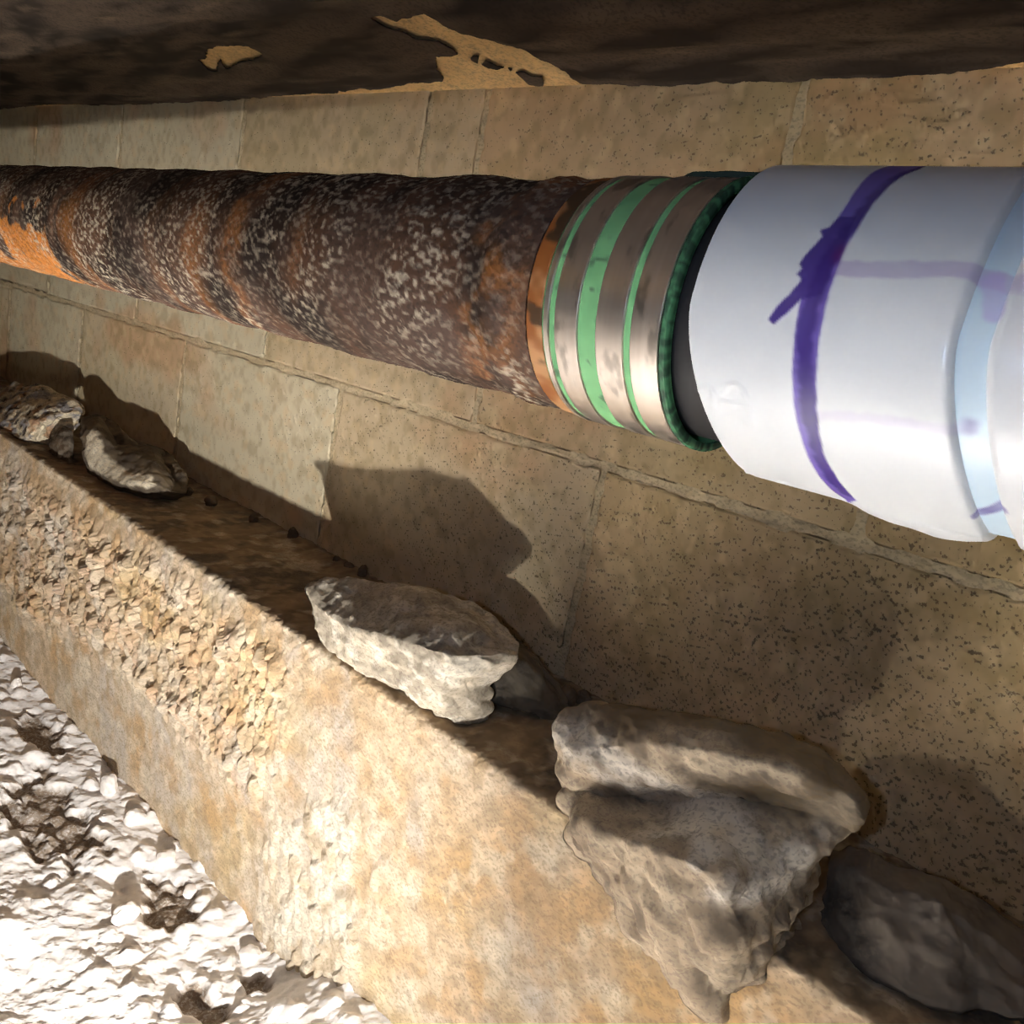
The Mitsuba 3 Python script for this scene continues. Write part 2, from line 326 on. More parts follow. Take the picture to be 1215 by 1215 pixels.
PAPER = [[-2.1164,0.587],[-2.0048,0.587],[-1.8534,0.5762],[-1.6678,0.5752],[-1.5543,0.587],[-1.4257,0.587],[-1.4306,0.587],[-1.3904,0.587],[-1.366,0.587],[-1.3197,0.587],[-1.2384,0.587],[-1.1531,0.587],[-1.1117,0.5869],[-1.0377,0.5814],[-0.9362,0.5756],[-0.8381,0.5738],[-0.799,0.5687],[-0.7611,0.569],[-0.6949,0.5599],[-0.6385,0.558],[-0.609,0.5204],[-0.592,0.5061],[-0.5631,0.5043],[-0.5579,0.4837],[-0.5617,0.4746],[-0.5789,0.4685],[-0.58,0.4548],[-0.5906,0.4431],[-0.5859,0.4226],[-0.5716,0.423],[-0.5658,0.4349],[-0.5462,0.4302],[-0.5288,0.4327],[-0.5243,0.4471],[-0.5211,0.4671],[-0.5061,0.4768],[-0.4927,0.4935],[-0.4813,0.5118],[-0.4801,0.5311],[-0.4746,0.5443],[-0.4793,0.5655],[-0.4747,0.5755],[-0.4569,0.5799],[-0.4287,0.5861],[-0.3973,0.587],[-0.3683,0.587],[-0.3285,0.587],[-0.2724,0.587],[-0.2175,0.587],[-0.173,0.582],[-0.1307,0.5721]]
HOLE = [[-0.9605,0.4656],[-0.9403,0.4634],[-0.9021,0.4455],[-0.8643,0.439],[-0.817,0.4461],[-0.822,0.4676],[-0.8601,0.4782],[-0.8965,0.4806],[-0.9372,0.4929],[-0.9447,0.4896],[-0.9165,0.4711],[-0.9351,0.476],[-0.9784,0.4986],[-0.9881,0.4924]]
SCRAPS = [[[-0.5567,0.5133],[-0.5482,0.509],[-0.5437,0.5114],[-0.5577,0.5244],[-0.5586,0.5186]],[[-0.5545,0.5267],[-0.5444,0.5204],[-0.5406,0.5321],[-0.5361,0.5364],[-0.5469,0.539],[-0.5533,0.5344]],[[-0.5314,0.5369],[-0.5283,0.5392],[-0.5347,0.5442]],[[-0.5321,0.5484],[-0.5231,0.5474],[-0.5218,0.5592],[-0.5097,0.5604],[-0.5238,0.5792],[-0.5302,0.5807],[-0.5388,0.5758],[-0.5351,0.5639]]]


def ragged(pts, amp, seed, step=0.003):
    ring = shapely.LinearRing(pts)
    k = int(ring.length / step)
    q = np.array([ring.interpolate(t).coords[0] for t in np.linspace(0, ring.length, k, endpoint=False)])
    q3 = np.column_stack([q, np.zeros(len(q))])
    q += amp * np.stack([fbm(q3 * 160, 3, seed) - 0.5, fbm(q3 * 160, 3, seed + 1) - 0.5], -1)
    return shapely.Polygon(q).buffer(0)


def sheet(poly, drop, sag, seed, size=0.012):
    rings = [poly.exterior, *poly.interiors]
    b = np.vstack([np.array(g.coords)[:-1] for g in rings])
    x0, y0, x1, y1 = poly.bounds
    gx, gy = np.meshgrid(np.arange(x0, x1, size * 1.5), np.arange(y0, y1, size * 0.7), indexing='ij')
    pt = np.stack([gx.ravel(), gy.ravel()], -1)
    pt = pt[shapely.contains_xy(poly, pt[:, 0], pt[:, 1])]
    pt = pt[cKDTree(b).query(pt)[0] > 0.0025]
    v = np.vstack([b, pt])
    f = Delaunay(v).simplices
    cen = v[f].mean(1)
    f = f[shapely.contains_xy(poly, cen[:, 0], cen[:, 1])]
    e1, e2 = v[f[:, 1]] - v[f[:, 0]], v[f[:, 2]] - v[f[:, 0]]
    sgn = e1[:, 0] * e2[:, 1] - e1[:, 1] * e2[:, 0]
    f = f[np.abs(sgn) > 1e-10]; sgn = sgn[np.abs(sgn) > 1e-10]
    f[sgn < 0] = f[sgn < 0][:, ::-1]
    v = np.column_stack([v, np.zeros(len(v))])
    d = cKDTree(b).query(v[:, :2])[0]
    wrinkle = fbm(np.stack([v[:, 0] * 5 + v[:, 1] * 4, v[:, 1] * 34 - v[:, 0] * 4, v[:, 2]], -1), 4, seed)
    fold = np.abs(fbm(np.stack([v[:, 0] * 3, v[:, 1] * 22 + v[:, 0] * 3, v[:, 2]], -1), 3, seed + 1) - 0.5)
    z = zc(v[:, 0]) - drop - sag * (0.9 * wrinkle - 0.8 * fold) * sstep(0, 0.03, d) - 0.16 * sag * np.exp(-d / 0.008) * noise(np.column_stack([v[:, :2] * 60, d]), seed + 2)
    lo = np.column_stack([v[:, :2], np.minimum(z, zc(v[:, 0]) - 0.0018)]); hi = lo + [0, 0, 0.0012]
    col = mixc(lin(84, 71, 60), lin(42, 36, 32), sstep(0.35, 0.65, fbm(np.stack([v[:, 0] * 9, v[:, 1] * 60 + v[:, 0] * 9, v[:, 2]], -1), 4, seed + 3)))
    col = mixc(col, lin(112, 96, 78), 0.5 * sstep(0.62, 0.8, fbm(np.stack([v[:, 0] * 14, v[:, 1] * 90, v[:, 2]], -1), 3, seed + 4)))
    k = len(v)
    edges = np.sort(np.vstack([f[:, [0, 1]], f[:, [1, 2]], f[:, [2, 0]]]), 1)
    e, cnt = np.unique(edges, axis=0, return_counts=True)
    e = e[cnt == 1]
    side = np.vstack([np.column_stack([e[:, 0], e[:, 1], e[:, 1] + k]), np.column_stack([e[:, 0], e[:, 1] + k, e[:, 0] + k])])
    return (np.vstack([lo, hi]), np.vstack([f[:, ::-1], f + k, side])), np.vstack([col, col])


edge_line = [[-3.4, 0.575]] + [[-2.6, 0.573]] + PAPER + [[0.1, 0.585], [0.5, 0.585], [0.5, -0.5], [-3.4, -0.5]]
poly = ragged(edge_line, 0.007, 140).difference(ragged(HOLE, 0.007, 143))
poly = max(getattr(poly, 'geoms', [poly]), key=lambda g: g.area)
me, col = sheet(poly, 0.0026, 0.014, 150)
scene['ceiling__black_felt'] = mikit.ply(me, 'felt', smooth=True, color=col)
label('ceiling__black_felt', 'torn wrinkled black building felt')
for i, s in enumerate(SCRAPS):
    me, col = sheet(ragged(s, 0.002, 160 + i, 0.002), 0.003, 0.004, 170 + i, 0.006)
    scene['ceiling__felt_scrap' + (f'_{i:03d}' if i else '')] = mikit.ply(me, 'felt', smooth=True, color=col)

# ------------------------------------------------------------------ pipes
def tube(xs, nt, radius, closed=()):
    """A mesh of revolution about the pipe axis: radius(x, t) -> metres, t = 0 faces the viewer, positive upward."""
    t = np.linspace(-np.pi, np.pi, nt, endpoint=False)
    X, Tt = np.meshgrid(xs, t, indexing='ij')
    R = radius(X.ravel(), Tt.ravel())
    P = np.stack([X.ravel(), PY - R * np.cos(Tt.ravel()), PZ + R * np.sin(Tt.ravel())], -1)
    F_ = grid_faces(len(xs), nt, True)
    V = [P]; k = len(P)
    for end in closed:
        ring = np.arange(nt) + (0 if end == 0 else (len(xs) - 1) * nt)
        V.append([[xs[0 if end == 0 else -1], PY, PZ]])
        cap = np.stack([ring, np.roll(ring, -1), np.full(nt, k), np.full(nt, k)], -1)
        F_ = np.vstack([F_, cap if end == 0 else cap[:, ::-1]]); k += 1
    return np.vstack(V), F_[:, ::-1], X.ravel(), Tt.ravel(), R


def shift(x, t):
    return 0.0


# rusty cast iron pipe
R0 = 0.0572
xs = np.concatenate([spaced(-3.6, -0.2362, 0.0022, 0.5)])


def iron_r(x, t):
    q = np.stack([x, R0 * t, 0 * x], -1)
    q = np.stack([x, R0 * np.cos(t), R0 * np.sin(t)], -1)
    crust = fbm(q * [230, 230, 230], 3, 201) - 0.5
    ridge = np.abs(fbm(q * [170, 130, 130], 3, 202) - 0.5)
    area = sstep(-0.52, -0.40, x) * sstep(-0.2, -0.27, x)
    band = np.sin(x * 75 + 2.5 * fbm(q * [10, 10, 10], 2, 203)) * 0.0007
    return R0 + 0.0012 * crust + (0.0022 * (0.16 - ridge)) * (0.35 + 0.65 * area) + band + 0.002 * (fbm(q * 25, 2, 204) - 0.5) + 0.0018 * sstep(0.012, 0.0, np.abs(x + 0.262))


V, Fq, X, Tt, R = tube(xs, 300, iron_r, (0, 1))
q = np.stack([X, R0 * np.cos(Tt), R0 * np.sin(Tt)], -1)
swirl = X - 0.012 * np.sin(Tt) + 0.02 * (fbm(q * 18, 3, 210) - 0.5)
brown, dark, orange, pale, plum = lin(90, 63, 48), lin(40, 30, 26), lin(204, 128, 56), lin(206, 194, 172), lin(84, 66, 58)
c = mixc(brown, dark, sstep(0.42, 0.62, fbm(np.stack([swirl * 26, q[:, 1] * 12, q[:, 2] * 12], -1), 4, 211) + 0.05))
c = mixc(c, plum, 0.7 * sstep(0.45, 0.62, fbm(q * 22, 3, 212)) * 1.0)
oband = sstep(0.55, 0.8, fbm(np.stack([swirl * 34, q[:, 1] * 7, q[:, 2] * 7], -1), 3, 213))
oband = np.maximum(oband, sstep(0.018, 0.006, np.abs(swirl + 0.50)) * 0.9 * sstep(0.35, 0.55, fbm(q * 60, 3, 214)))
oband = np.maximum(oband, sstep(0.028, 0.012, np.abs(swirl + 0.262)) * sstep(0.45, 0.6, fbm(q * 50, 3, 219)))
left = sstep(-0.80, -0.86, swirl + 0.12 * (fbm(q * 20, 3, 220) - 0.5)) * sstep(0.42, 0.50, fbm(q * 35, 3, 215)) * (Tt + 1.3 * (fbm(q * 28, 4, 221) - 0.5) < 0.1)
c = mixc(c, orange, np.maximum(0.28 * oband, 0.9 * left))
grain = fbm(q * [330, 330, 330], 2, 216)
where = sstep(0.40, 0.62, fbm(np.stack([swirl * 22, q[:, 1] * 9, q[:, 2] * 9], -1), 3, 217))
c = mixc(c, pale, 0.8 * (0.25 + 0.75 * where) * sstep(0.47, 0.72, grain))
c = np.vstack([c, [lin(30, 25, 22)] * 2])
scene['cast_iron_pipe'] = mikit.ply((V, Fq), 'rust', smooth=True, color=c)
label('cast_iron_pipe', 'rusty dark brown cast iron pipe running along the block wall', 'pipe')

# shielded coupling: green rubber sleeve under smooth steel bands
RC = 0.0590


def lathe(profile, nt=220, wob=None, seed=0):
    xs = np.array([p[0] for p in profile]); rs = np.array([p[1] for p in profile])
    t = np.linspace(-np.pi, np.pi, nt, endpoint=False)
    X = np.repeat(xs[:, None], nt, 1); Rr = np.repeat(rs[:, None], nt, 1); Tt = np.repeat(t[None], len(xs), 0)
    X, Rr, Tt = X.ravel(), Rr.ravel(), Tt.ravel()
    if wob is not None:
        X, Rr = wob(X, Rr, Tt)
    P = np.stack([X, PY - Rr * np.cos(Tt), PZ + Rr * np.sin(Tt)], -1)
    return P, grid_faces(len(xs), nt, True)[:, ::-1], X, Tt, Rr


def closed_ring(x0, x1, r0, r1, bevel=0.0006, steps=1):
    mid = [(x0 + (x1 - x0) * i / steps, r1) for i in range(1, steps)]
    return [(x0, r0), (x0, r1 - bevel), (x0 + bevel, r1), *mid, (x1 - bevel, r1), (x1, r1 - bevel), (x1, r0), (x0, r0)]


P, Fq, X, Tt, _ = lathe(closed_ring(-0.2262, -0.1605, 0.0562, RC, 0.0008, 70), 260)
q = np.stack([X, RC * np.cos(Tt), RC * np.sin(Tt)], -1)
c = mixc(lin(138, 200, 140), lin(104, 168, 112), fbm(q * 90, 3, 302))
c = mixc(c, lin(52, 74, 60), 0.7 * sstep(0.66, 0.74, fbm(q * [160, 160, 160], 3, 303)))
scene['pipe_coupling__rubber_sleeve'] = mikit.ply((P, Fq), 'rubber', smooth=True, color=c)
label('pipe_coupling__rubber_sleeve', 'green rubber sleeve')
P, Fq, X, Tt, _ = lathe(closed_ring(-0.1630, -0.1590, 0.0565, RC + 0.0016, 0.0009, 4), 260)
q = np.stack([X, RC * np.cos(Tt), RC * np.sin(Tt)], -1)
c = mixc(lin(70, 124, 86), lin(42, 72, 54), sstep(0.4, 0.6, fbm(q * 420, 3, 305)))
scene['pipe_coupling__sleeve_lip'] = mikit.ply((P, Fq), 'rubber', smooth=True, color=c)
label('pipe_coupling__sleeve_lip', 'dark green outer lip of the sleeve')
P, Fq, X, Tt, _ = lathe(closed_ring(-0.2360, -0.2262, 0.0555, RC - 0.0004, 0.0006, 8), 260)
q = np.stack([X, RC * np.cos(Tt), RC * np.sin(Tt)], -1)
c = mixc(lin(150, 90, 44), lin(184, 138, 94), sstep(0.45, 0.62, fbm(q * 55, 3, 306)))
c = mixc(c, lin(78, 56, 36), sstep(0.56, 0.66, fbm(q * 70, 3, 307)))
scene['pipe_coupling__rusty_rim'] = mikit.ply((P, Fq), 'rubber', smooth=True, color=c)
label('pipe_coupling__rusty_rim', 'rust stained rim at the iron pipe end')
for i, (x0, x1) in enumerate(((-0.2247, -0.2212), (-0.2181, -0.2049), (-0.1953, -0.1806), (-0.1774, -0.1632))):
    n_st = max(6, int((x1 - x0) / 0.0006))

    def wob(X, Rr, Tt):
        return X, Rr + np.where(Rr > RC, 0.00014 * (noise(np.stack([X * 60, Tt * 9, X * 0], -1), 310) - 0.5), 0)
    P, Fq, X, Tt, Rr = lathe(closed_ring(x0, x1, RC - 0.0012, RC + 0.0009, 0.0005, n_st), 300, wob)
    q = np.stack([X, RC * np.cos(Tt), RC * np.sin(Tt)], -1)
    c = mixc(lin(240, 230, 220), lin(222, 210, 198), fbm(np.stack([X * 400, Tt * 1.5, X * 0], -1), 3, 312))
    c = mixc(c, lin(120, 112, 102), 0.55 * sstep(0.55, 0.68, fbm(q * [150, 60, 60], 4, 313)))
    scene['pipe_coupling__steel_band' + (f'_{i:03d}' if i else '')] = mikit.ply((P, Fq), 'steel', smooth=True, color=c)
# upturned sliver of the sleeve at the top
tt = np.linspace(1.36, 1.72, 24)
xs_ = np.linspace(-0.2040, -0.1610, 40)
X, Tt = np.meshgrid(xs_, tt, indexing='ij')
w_ = np.clip((X + 0.2040) / 0.012, 0, 1)
Rr = RC + 0.0012 + 0.0022 * w_ + 0.0012 * (fbm(np.stack([X * 120, Tt * 8, X * 0], -1), 3, 320) - 0.5)
P = np.stack([X, PY - Rr * np.cos(1.54 + (Tt - 1.54) * (0.15 + 0.85 * w_)), PZ + Rr * np.sin(1.54 + (Tt - 1.54) * (0.15 + 0.85 * w_))], -1).reshape(-1, 3)
lo = P.copy(); lo[:, 2] -= 0.0025
Fg = grid_faces(40, 24)
ring = np.concatenate([np.arange(24), np.arange(1, 40) * 24 + 23, 39 * 24 + np.arange(22, -1, -1), np.arange(38, 0, -1) * 24])
i_ = np.arange(len(ring))
rim = np.stack([ring, ring[(i_ + 1) % len(ring)], ring[(i_ + 1) % len(ring)] + 960, ring + 960], -1)
scene['pipe_coupling__sleeve_flap'] = mikit.ply((np.vstack([P, lo]), np.vstack([Fg, Fg[:, ::-1] + 960, rim])), 'rubber', smooth=False, color=np.tile(lin(44, 62, 54), (1920, 1)))
label('pipe_coupling__sleeve_flap', 'curled dark sliver of rubber on top')
label('pipe_coupling', 'steel banded green rubber coupling joining the rusty pipe to the white fitting', 'pipe coupling')

# white plastic fitting
RP = 0.0650
MARK = [[-0.0931,0.0825],[-0.0975,0.0825],[-0.1048,0.0826],[-0.1062,0.0655],[-0.1063,0.0558],[-0.1057,0.0444],[-0.1061,0.0362],[-0.1072,0.0316],[-0.1096,0.0303],[-0.1078,0.028],[-0.1102,0.0227],[-0.1118,0.0174],[-0.1101,0.016],[-0.1114,0.0137],[-0.1092,0.0118],[-0.1119,0.0061],[-0.1148,0.0022],[-0.1166,-0.0024],[-0.1147,-0.0036],[-0.111,0.0001],[-0.1075,0.0055],[-0.1062,-0.0042],[-0.1049,-0.0158],[-0.1029,-0.0279],[-0.1004,-0.0395],[-0.0975,-0.051],[-0.0939,-0.0638],[-0.0902,-0.0753],[-0.0858,-0.083],[-0.0822,-0.0778],[-0.0849,-0.0691],[-0.0884,-0.0578],[-0.0914,-0.0489],[-0.0937,-0.0359],[-0.0951,-0.0263],[-0.0965,-0.0173],[-0.097,-0.0116],[-0.0982,-0.0017],[-0.0989,0.0082],[-0.0988,0.0156],[-0.0988,0.0234],[-0.0981,0.032],[-0.0977,0.0397],[-0.0965,0.0516],[-0.0952,0.0616],[-0.0924,0.0715]]
MARKDARK = [[-0.0914,0.0755],[-0.0956,0.0564],[-0.0981,0.0449],[-0.0988,0.0345],[-0.1015,0.0282],[-0.1026,0.0199],[-0.1032,0.0107],[-0.1034,0.0019],[-0.1026,-0.0066],[-0.1008,-0.0151],[-0.0988,-0.0238],[-0.0966,-0.0332],[-0.0941,-0.0435],[-0.0914,-0.0549],[-0.0882,-0.0647],[-0.0845,-0.0729]]
MARKTOOTH = [[-0.1061,0.0362],[-0.1096,0.0303],[-0.1102,0.0227],[-0.1118,0.0174],[-0.1114,0.0137],[-0.1092,0.0118],[-0.1166,-0.0024],[-0.1147,-0.0036],[-0.1075,0.0055],[-0.1014,0.0079],[-0.0996,0.0233],[-0.1005,0.0367]]
STRIPE = [[-0.1015,0.0168],[-0.0865,0.0177],[-0.0739,0.019],[-0.0643,0.02],[-0.056,0.0197],[-0.044,0.0172]]
STRIPEB = [[-0.093,-0.0323],[-0.0773,-0.0297],[-0.0587,-0.0287],[-0.0465,-0.0281]]
DRIP = [[-0.0528,0.0189],[-0.0515,0.015],[-0.0491,0.0088]]
SMEAR = [[-0.0401,-0.0652],[-0.0357,-0.0602],[-0.0331,-0.0558]]
SPOT = [[-0.0468,-0.0262],[-0.0469,-0.0282]]
LETTERS = [[[-0.141,-0.033],[-0.1391,-0.0312],[-0.1369,-0.0308],[-0.1351,-0.0325],[-0.1349,-0.0385]],[[-0.1319,-0.0359],[-0.1272,-0.0356],[-0.1216,-0.0347]],[[-0.1315,-0.0318],[-0.1288,-0.0284],[-0.1253,-0.0274],[-0.1225,-0.0292],[-0.121,-0.0317]],[[-0.1209,-0.0353],[-0.1189,-0.0378],[-0.1193,-0.041],[-0.1212,-0.0431]]]
RM = 0.0635


def skew(t):
    return 0.020 * np.clip(-np.sin(t), 0, 1) ** 1.4


def pvc_part(x0, x1, ri, rnd0, rnd1, r=RP, step=0.0007, nt=560):
    body = np.arange(x0, x1, step)
    prof = []
    if rnd0:
        prof += [(x0, ri), (x0, r - rnd0)] + [(x0 + rnd0 - rnd0 * math.cos(a), r - rnd0 + rnd0 * math.sin(a)) for a in np.linspace(0.1, 1.57, 8)]
    else:
        prof += [(x0, r)]
    prof += [(v, r) for v in body if x0 + rnd0 + step / 2 < v < x1 - rnd1 - step / 2]
    if rnd1:
        prof += [(x1 - rnd1 + rnd1 * math.sin(a), r - rnd1 + rnd1 * math.cos(a)) for a in np.linspace(0.0, 1.47, 8)] + [(x1, r - rnd1), (x1, ri)]
    else:
        prof += [(x1, r)]

    def wob(X, Rr, Tt):
        X = X + skew(Tt)
        out = sstep(r - 0.004, r - 0.001, Rr)
        seam = 0.0006 * np.exp(-((Tt + 1.30 + 0.25 * (X + 0.08)) / 0.012) ** 2)
        drip = 0.0040 * sstep(0.55, 0.0, np.abs(Tt + 1.62)) * sstep(0.030, 0.008, np.abs(X + 0.062)) * (0.5 + fbm(np.stack([X * 60, Tt * 4, X * 0], -1), 2, 330))
        s = Tt * RM
        pts = shapely.points(np.column_stack([X, s]))
        near_l = (np.abs(X + 0.135) < 0.03) & (np.abs(s + 0.025) < 0.03)
        emb = np.zeros(len(X))
        if near_l.any():
            dd = np.full(near_l.sum(), 1.0)
            for l in LETTERS:
                dd = np.minimum(dd, shapely.distance(pts[near_l], shapely.LineString(l)))
            emb[near_l] = 0.00035 * sstep(0.0016, 0.0006, dd)
        return X, Rr + out * (seam + drip + emb + 0.00025 * (fbm(np.stack([X * 25, Tt * 2, X * 0], -1), 2, 331) - 0.5))
    P, Fq, X, Tt, Rr = lathe(prof, nt, wob)
    return P, Fq, X, Tt, Rr


def pvc_colour(X, Tt, base):
    s = Tt * RM
    pts = shapely.points(np.column_stack([X, s]))
    q3 = np.column_stack([X, s, 0 * X])
    j = 0.0006 * (fbm(q3 * 300, 2, 340) - 0.5)
    poly = shapely.Polygon(MARK).buffer(0)
    d = shapely.distance(pts, poly.boundary if poly.geom_type == 'Polygon' else shapely.boundary(poly))
    d = np.where(shapely.contains(poly, pts), -d, d) + j
    c = np.tile(base, (len(X), 1))
    purple, deep, light = lin(98, 76, 170), lin(52, 36, 110), lin(182, 168, 206)

    def line(pl, w, soft, strength, seed, col):
        nonlocal c
        dd = shapely.distance(pts, shapely.LineString(pl)) + 2 * j
        c = mixc(c, col, strength * sstep(w + soft, w - soft, dd) * (0.55 + 0.75 * fbm(q3 * [60, 160, 1], 3, seed)))
    line(STRIPE, 0.0028, 0.0007, 0.55, 341, light * 0.85)
    line(STRIPEB, 0.0018, 0.0010, 0.30, 342, light)
    line(DRIP, 0.0030, 0.0010, 0.6, 343, lin(176, 166, 214))
    line(SMEAR, 0.0018, 0.0006, 0.9, 344, lin(104, 92, 160))
    line(SPOT, 0.0020, 0.0020, 0.7, 345, lin(120, 120, 170))
    c = mixc(c, purple, 0.93 * sstep(0.0008, -0.0004, d))
    dd = shapely.distance(pts, shapely.LineString(MARKDARK)) + 4 * j
    c = mixc(c, deep, sstep(0.0042, 0.0014, dd) * (0.5 + 0.5 * fbm(q3 * [120, 40, 1], 3, 346)) * sstep(0.0008, -0.0004, d))
    tooth = shapely.Polygon(MARKTOOTH).buffer(0)
    dt = shapely.distance(pts, tooth)
    c = mixc(c, deep * 1.15, 0.75 * sstep(0.0008, 0.0, dt + j) * sstep(0.0008, -0.0004, d))
    c = mixc(c, lin(96, 26, 96), 0.7 * sstep(0.006, 0.0, np.hypot(X + 0.0985, s - 0.022)) * sstep(0.0008, -0.0004, d))
    return c


white_pvc, blue_pvc = lin(214, 218, 220), lin(192, 212, 226)
P, Fq, X, Tt, Rr = pvc_part(-0.1495, -0.0565, 0.0570, 0.0012, 0.0030)
scene['pvc_fitting__hub'] = mikit.ply((P, Fq), 'pvc', smooth=True, color=pvc_colour(X, Tt, white_pvc))
label('pvc_fitting__hub', 'white plastic hub with a purple primer ring')
P, Fq, X, Tt, Rr = pvc_part(-0.0475, 0.2600, 0.0570, 0.0030, 0.0, step=0.0016, nt=300)
scene['pvc_fitting__hub_001'] = mikit.ply((P, Fq), 'pvc', smooth=True, color=pvc_colour(X, Tt, white_pvc))
P, Fq, X, Tt, Rr = pvc_part(-0.0620, -0.0420, 0.0570, 0.0, 0.0, r=RP - 0.0030)
scene['pvc_fitting__joint_band'] = mikit.ply((P, Fq), 'pvc', smooth=True, color=pvc_colour(X, Tt, blue_pvc))
label('pvc_fitting__joint_band', 'pale blue recessed band between the hubs')
P, Fq, X, Tt, _ = lathe(closed_ring(-0.165, -0.1400, 0.050, 0.0540, 0.0008, 6), 160)
scene['pvc_fitting__pipe_stub'] = mikit.ply((P, Fq), 'rubber', smooth=True, color=np.tile(lin(34, 34, 36), (len(P), 1)))  # near-black colour paints in the shade of the gap
label('pvc_fitting__pipe_stub', 'pipe stub coloured near black for the shade inside the gap')
label('pvc_fitting', 'white plastic pipe fitting with purple primer ring and streaks', 'pipe fitting')

# ------------------------------------------------------------------ rocks
def rock(rows, depth, seed, rough, colour, fine=0.0022, rest=True, facet=0.0, lumps=None):
    A = np.array(rows, float)
    foot = A[-1].copy(); foot[:, 1] = np.maximum(foot[:, 1] + 0.02, 0.436); foot[:, 2] = LEDGE + 0.0015
    A = np.concatenate([A, foot[None]])
    nr, ncn = A.shape[:2]
    size = np.linalg.norm(A.reshape(-1, 3).max(0) - A.reshape(-1, 3).min(0))
    nu = int(np.clip(np.linalg.norm(np.diff(A, axis=0), axis=-1).sum(0).mean() / fine, 14, 110))
    nv = int(np.clip(np.linalg.norm(np.diff(A, axis=1), axis=-1).sum(1).mean() / fine, 14, 150))
    u, v = np.linspace(0, nr - 1, nu), np.linspace(0, ncn - 1, nv)
    S_ = []
    for k in range(3):
        cub = RectBivariateSpline(range(nr), range(ncn), A[..., k], kx=min(2, nr - 1), ky=min(2, ncn - 1))(u, v)
        li = RectBivariateSpline(range(nr), range(ncn), A[..., k], kx=1, ky=1)(u, v)
        S_.append(0.35 * cub + 0.65 * li)
    front = np.stack(S_, -1)
    U, Vv = np.meshgrid(np.linspace(0, 1, nu), np.linspace(0, 1, nv), indexing='ij')
    bulge = (np.clip(4 * U * (1 - U), 0, 1) * np.clip(4 * Vv * (1 - Vv), 0, 1)) ** 0.4
    back = front + np.stack([0 * bulge, depth * bulge, -0.01 * bulge], -1)
    back[..., 1] = np.minimum(back[..., 1], WALL - 0.004)
    F_ = grid_faces(nu, nv)
    f = np.vstack([F_, F_[:, ::-1] + nu * nv])
    f = np.vstack([f[:, [0, 1, 2]], f[:, [0, 2, 3]]])
    m = trimesh.Trimesh(np.vstack([front.reshape(-1, 3), back.reshape(-1, 3)]), f, process=False)
    m.merge_vertices(digits_vertex=6)
    m.update_faces(m.nondegenerate_faces())
    if m.volume < 0:
        m.invert()
    nrm = np.array(m.vertex_normals)
    P = np.array(m.vertices)
    D = rough * (1.6 * (fbm(P * 45, 3, seed) - 0.5) + 0.9 * (fbm(P * 130, 3, seed + 1) - 0.5) + 0.8 * (0.5 - 2 * np.abs(fbm(P * 70, 2, seed + 2) - 0.5)))
    D += 1.4 * rough * (noise(P * 24, seed + 5) + 0.5 * noise(P * 48, seed + 6) - 0.75)
    if lumps:
        k, size_, (z0, z1) = lumps
        g = cKDTree(P.min(0) + np.random.default_rng(seed).random((int(np.prod(np.ptp(P, axis=0)) / size_ ** 3) + 1, 3)) * np.ptp(P, axis=0)).query(P + 0.3 * size_ * np.stack([noise(P / size_, 1), noise(P / size_, 2), noise(P / size_, 3)], -1))[0] / size_
        D += k * sstep(z1, z0, P[:, 2]) * np.sqrt(np.clip(0.9 - g, 0, 1))
    if facet:
        sd = cKDTree(np.random.default_rng(seed).random((4000, 3)) * [1.9, 0.25, 0.4] + [-1.7, 0.36, 0.2])
        D += facet * (sd.query(P)[1] % 17 / 17 - 0.5)
    P = P + nrm * D[:, None]
    if rest:
        inside = (P[:, 1] > EDGE - 0.004) & (P[:, 2] < LEDGE + 0.001)
        P[inside, 2] = LEDGE + 0.001
        P[:, 1] = np.minimum(P[:, 1], WALL - 0.002)
    col = colour(P, nrm)
    return (P, np.array(m.faces)), col


def grey_rock(seed, a=(150, 140, 124), b=(112, 104, 94), w=(206, 200, 188), amount=0.5):
    def fn(P, nrm):
        c = mixc(lin(*a), lin(*b), sstep(0.35, 0.65, fbm(P * 40, 4, seed + 10)))
        c = mixc(c, lin(*w), amount * sstep(0.48, 0.62, fbm(P * 60, 4, seed + 11)))
        return c * (0.85 + 0.3 * fbm(P * 200, 2, seed + 12))[:, None]
    return fn


ROCKBIG = [[[-0.2688,0.436,0.3619],[-0.2494,0.442,0.382],[-0.1956,0.436,0.4029],[-0.1475,0.44,0.4182],[-0.1021,0.445,0.4205],[-0.0832,0.45,0.4176]],[[-0.2625,0.426,0.3585],[-0.2329,0.413,0.3649],[-0.1821,0.406,0.3953],[-0.1409,0.406,0.4128],[-0.1052,0.415,0.4185],[-0.0719,0.437,0.4119]],[[-0.2541,0.43,0.3353],[-0.2325,0.414,0.3442],[-0.1774,0.41,0.3688],[-0.1393,0.411,0.3981],[-0.0991,0.42,0.4073],[-0.0681,0.442,0.4015]],[[-0.2499,0.434,0.3192],[-0.2329,0.43,0.3236],[-0.1813,0.432,0.3466],[-0.1425,0.432,0.3725],[-0.1002,0.437,0.3881],[-0.069,0.452,0.3858]],[[-0.2292,0.415,0.3149],[-0.1973,0.392,0.3311],[-0.1419,0.374,0.3585],[-0.1067,0.372,0.3666],[-0.0908,0.406,0.362],[-0.079,0.437,0.3697]],[[-0.2112,0.41,0.3017],[-0.1693,0.39,0.3105],[-0.1284,0.375,0.3265],[-0.1004,0.375,0.3386],[-0.0897,0.405,0.3328],[-0.0889,0.448,0.3141]],[[-0.1514,0.408,0.2765],[-0.1299,0.4,0.2726],[-0.1127,0.396,0.2719],[-0.0977,0.395,0.2748],[-0.0904,0.4,0.2876],[-0.0857,0.41,0.3014]]]
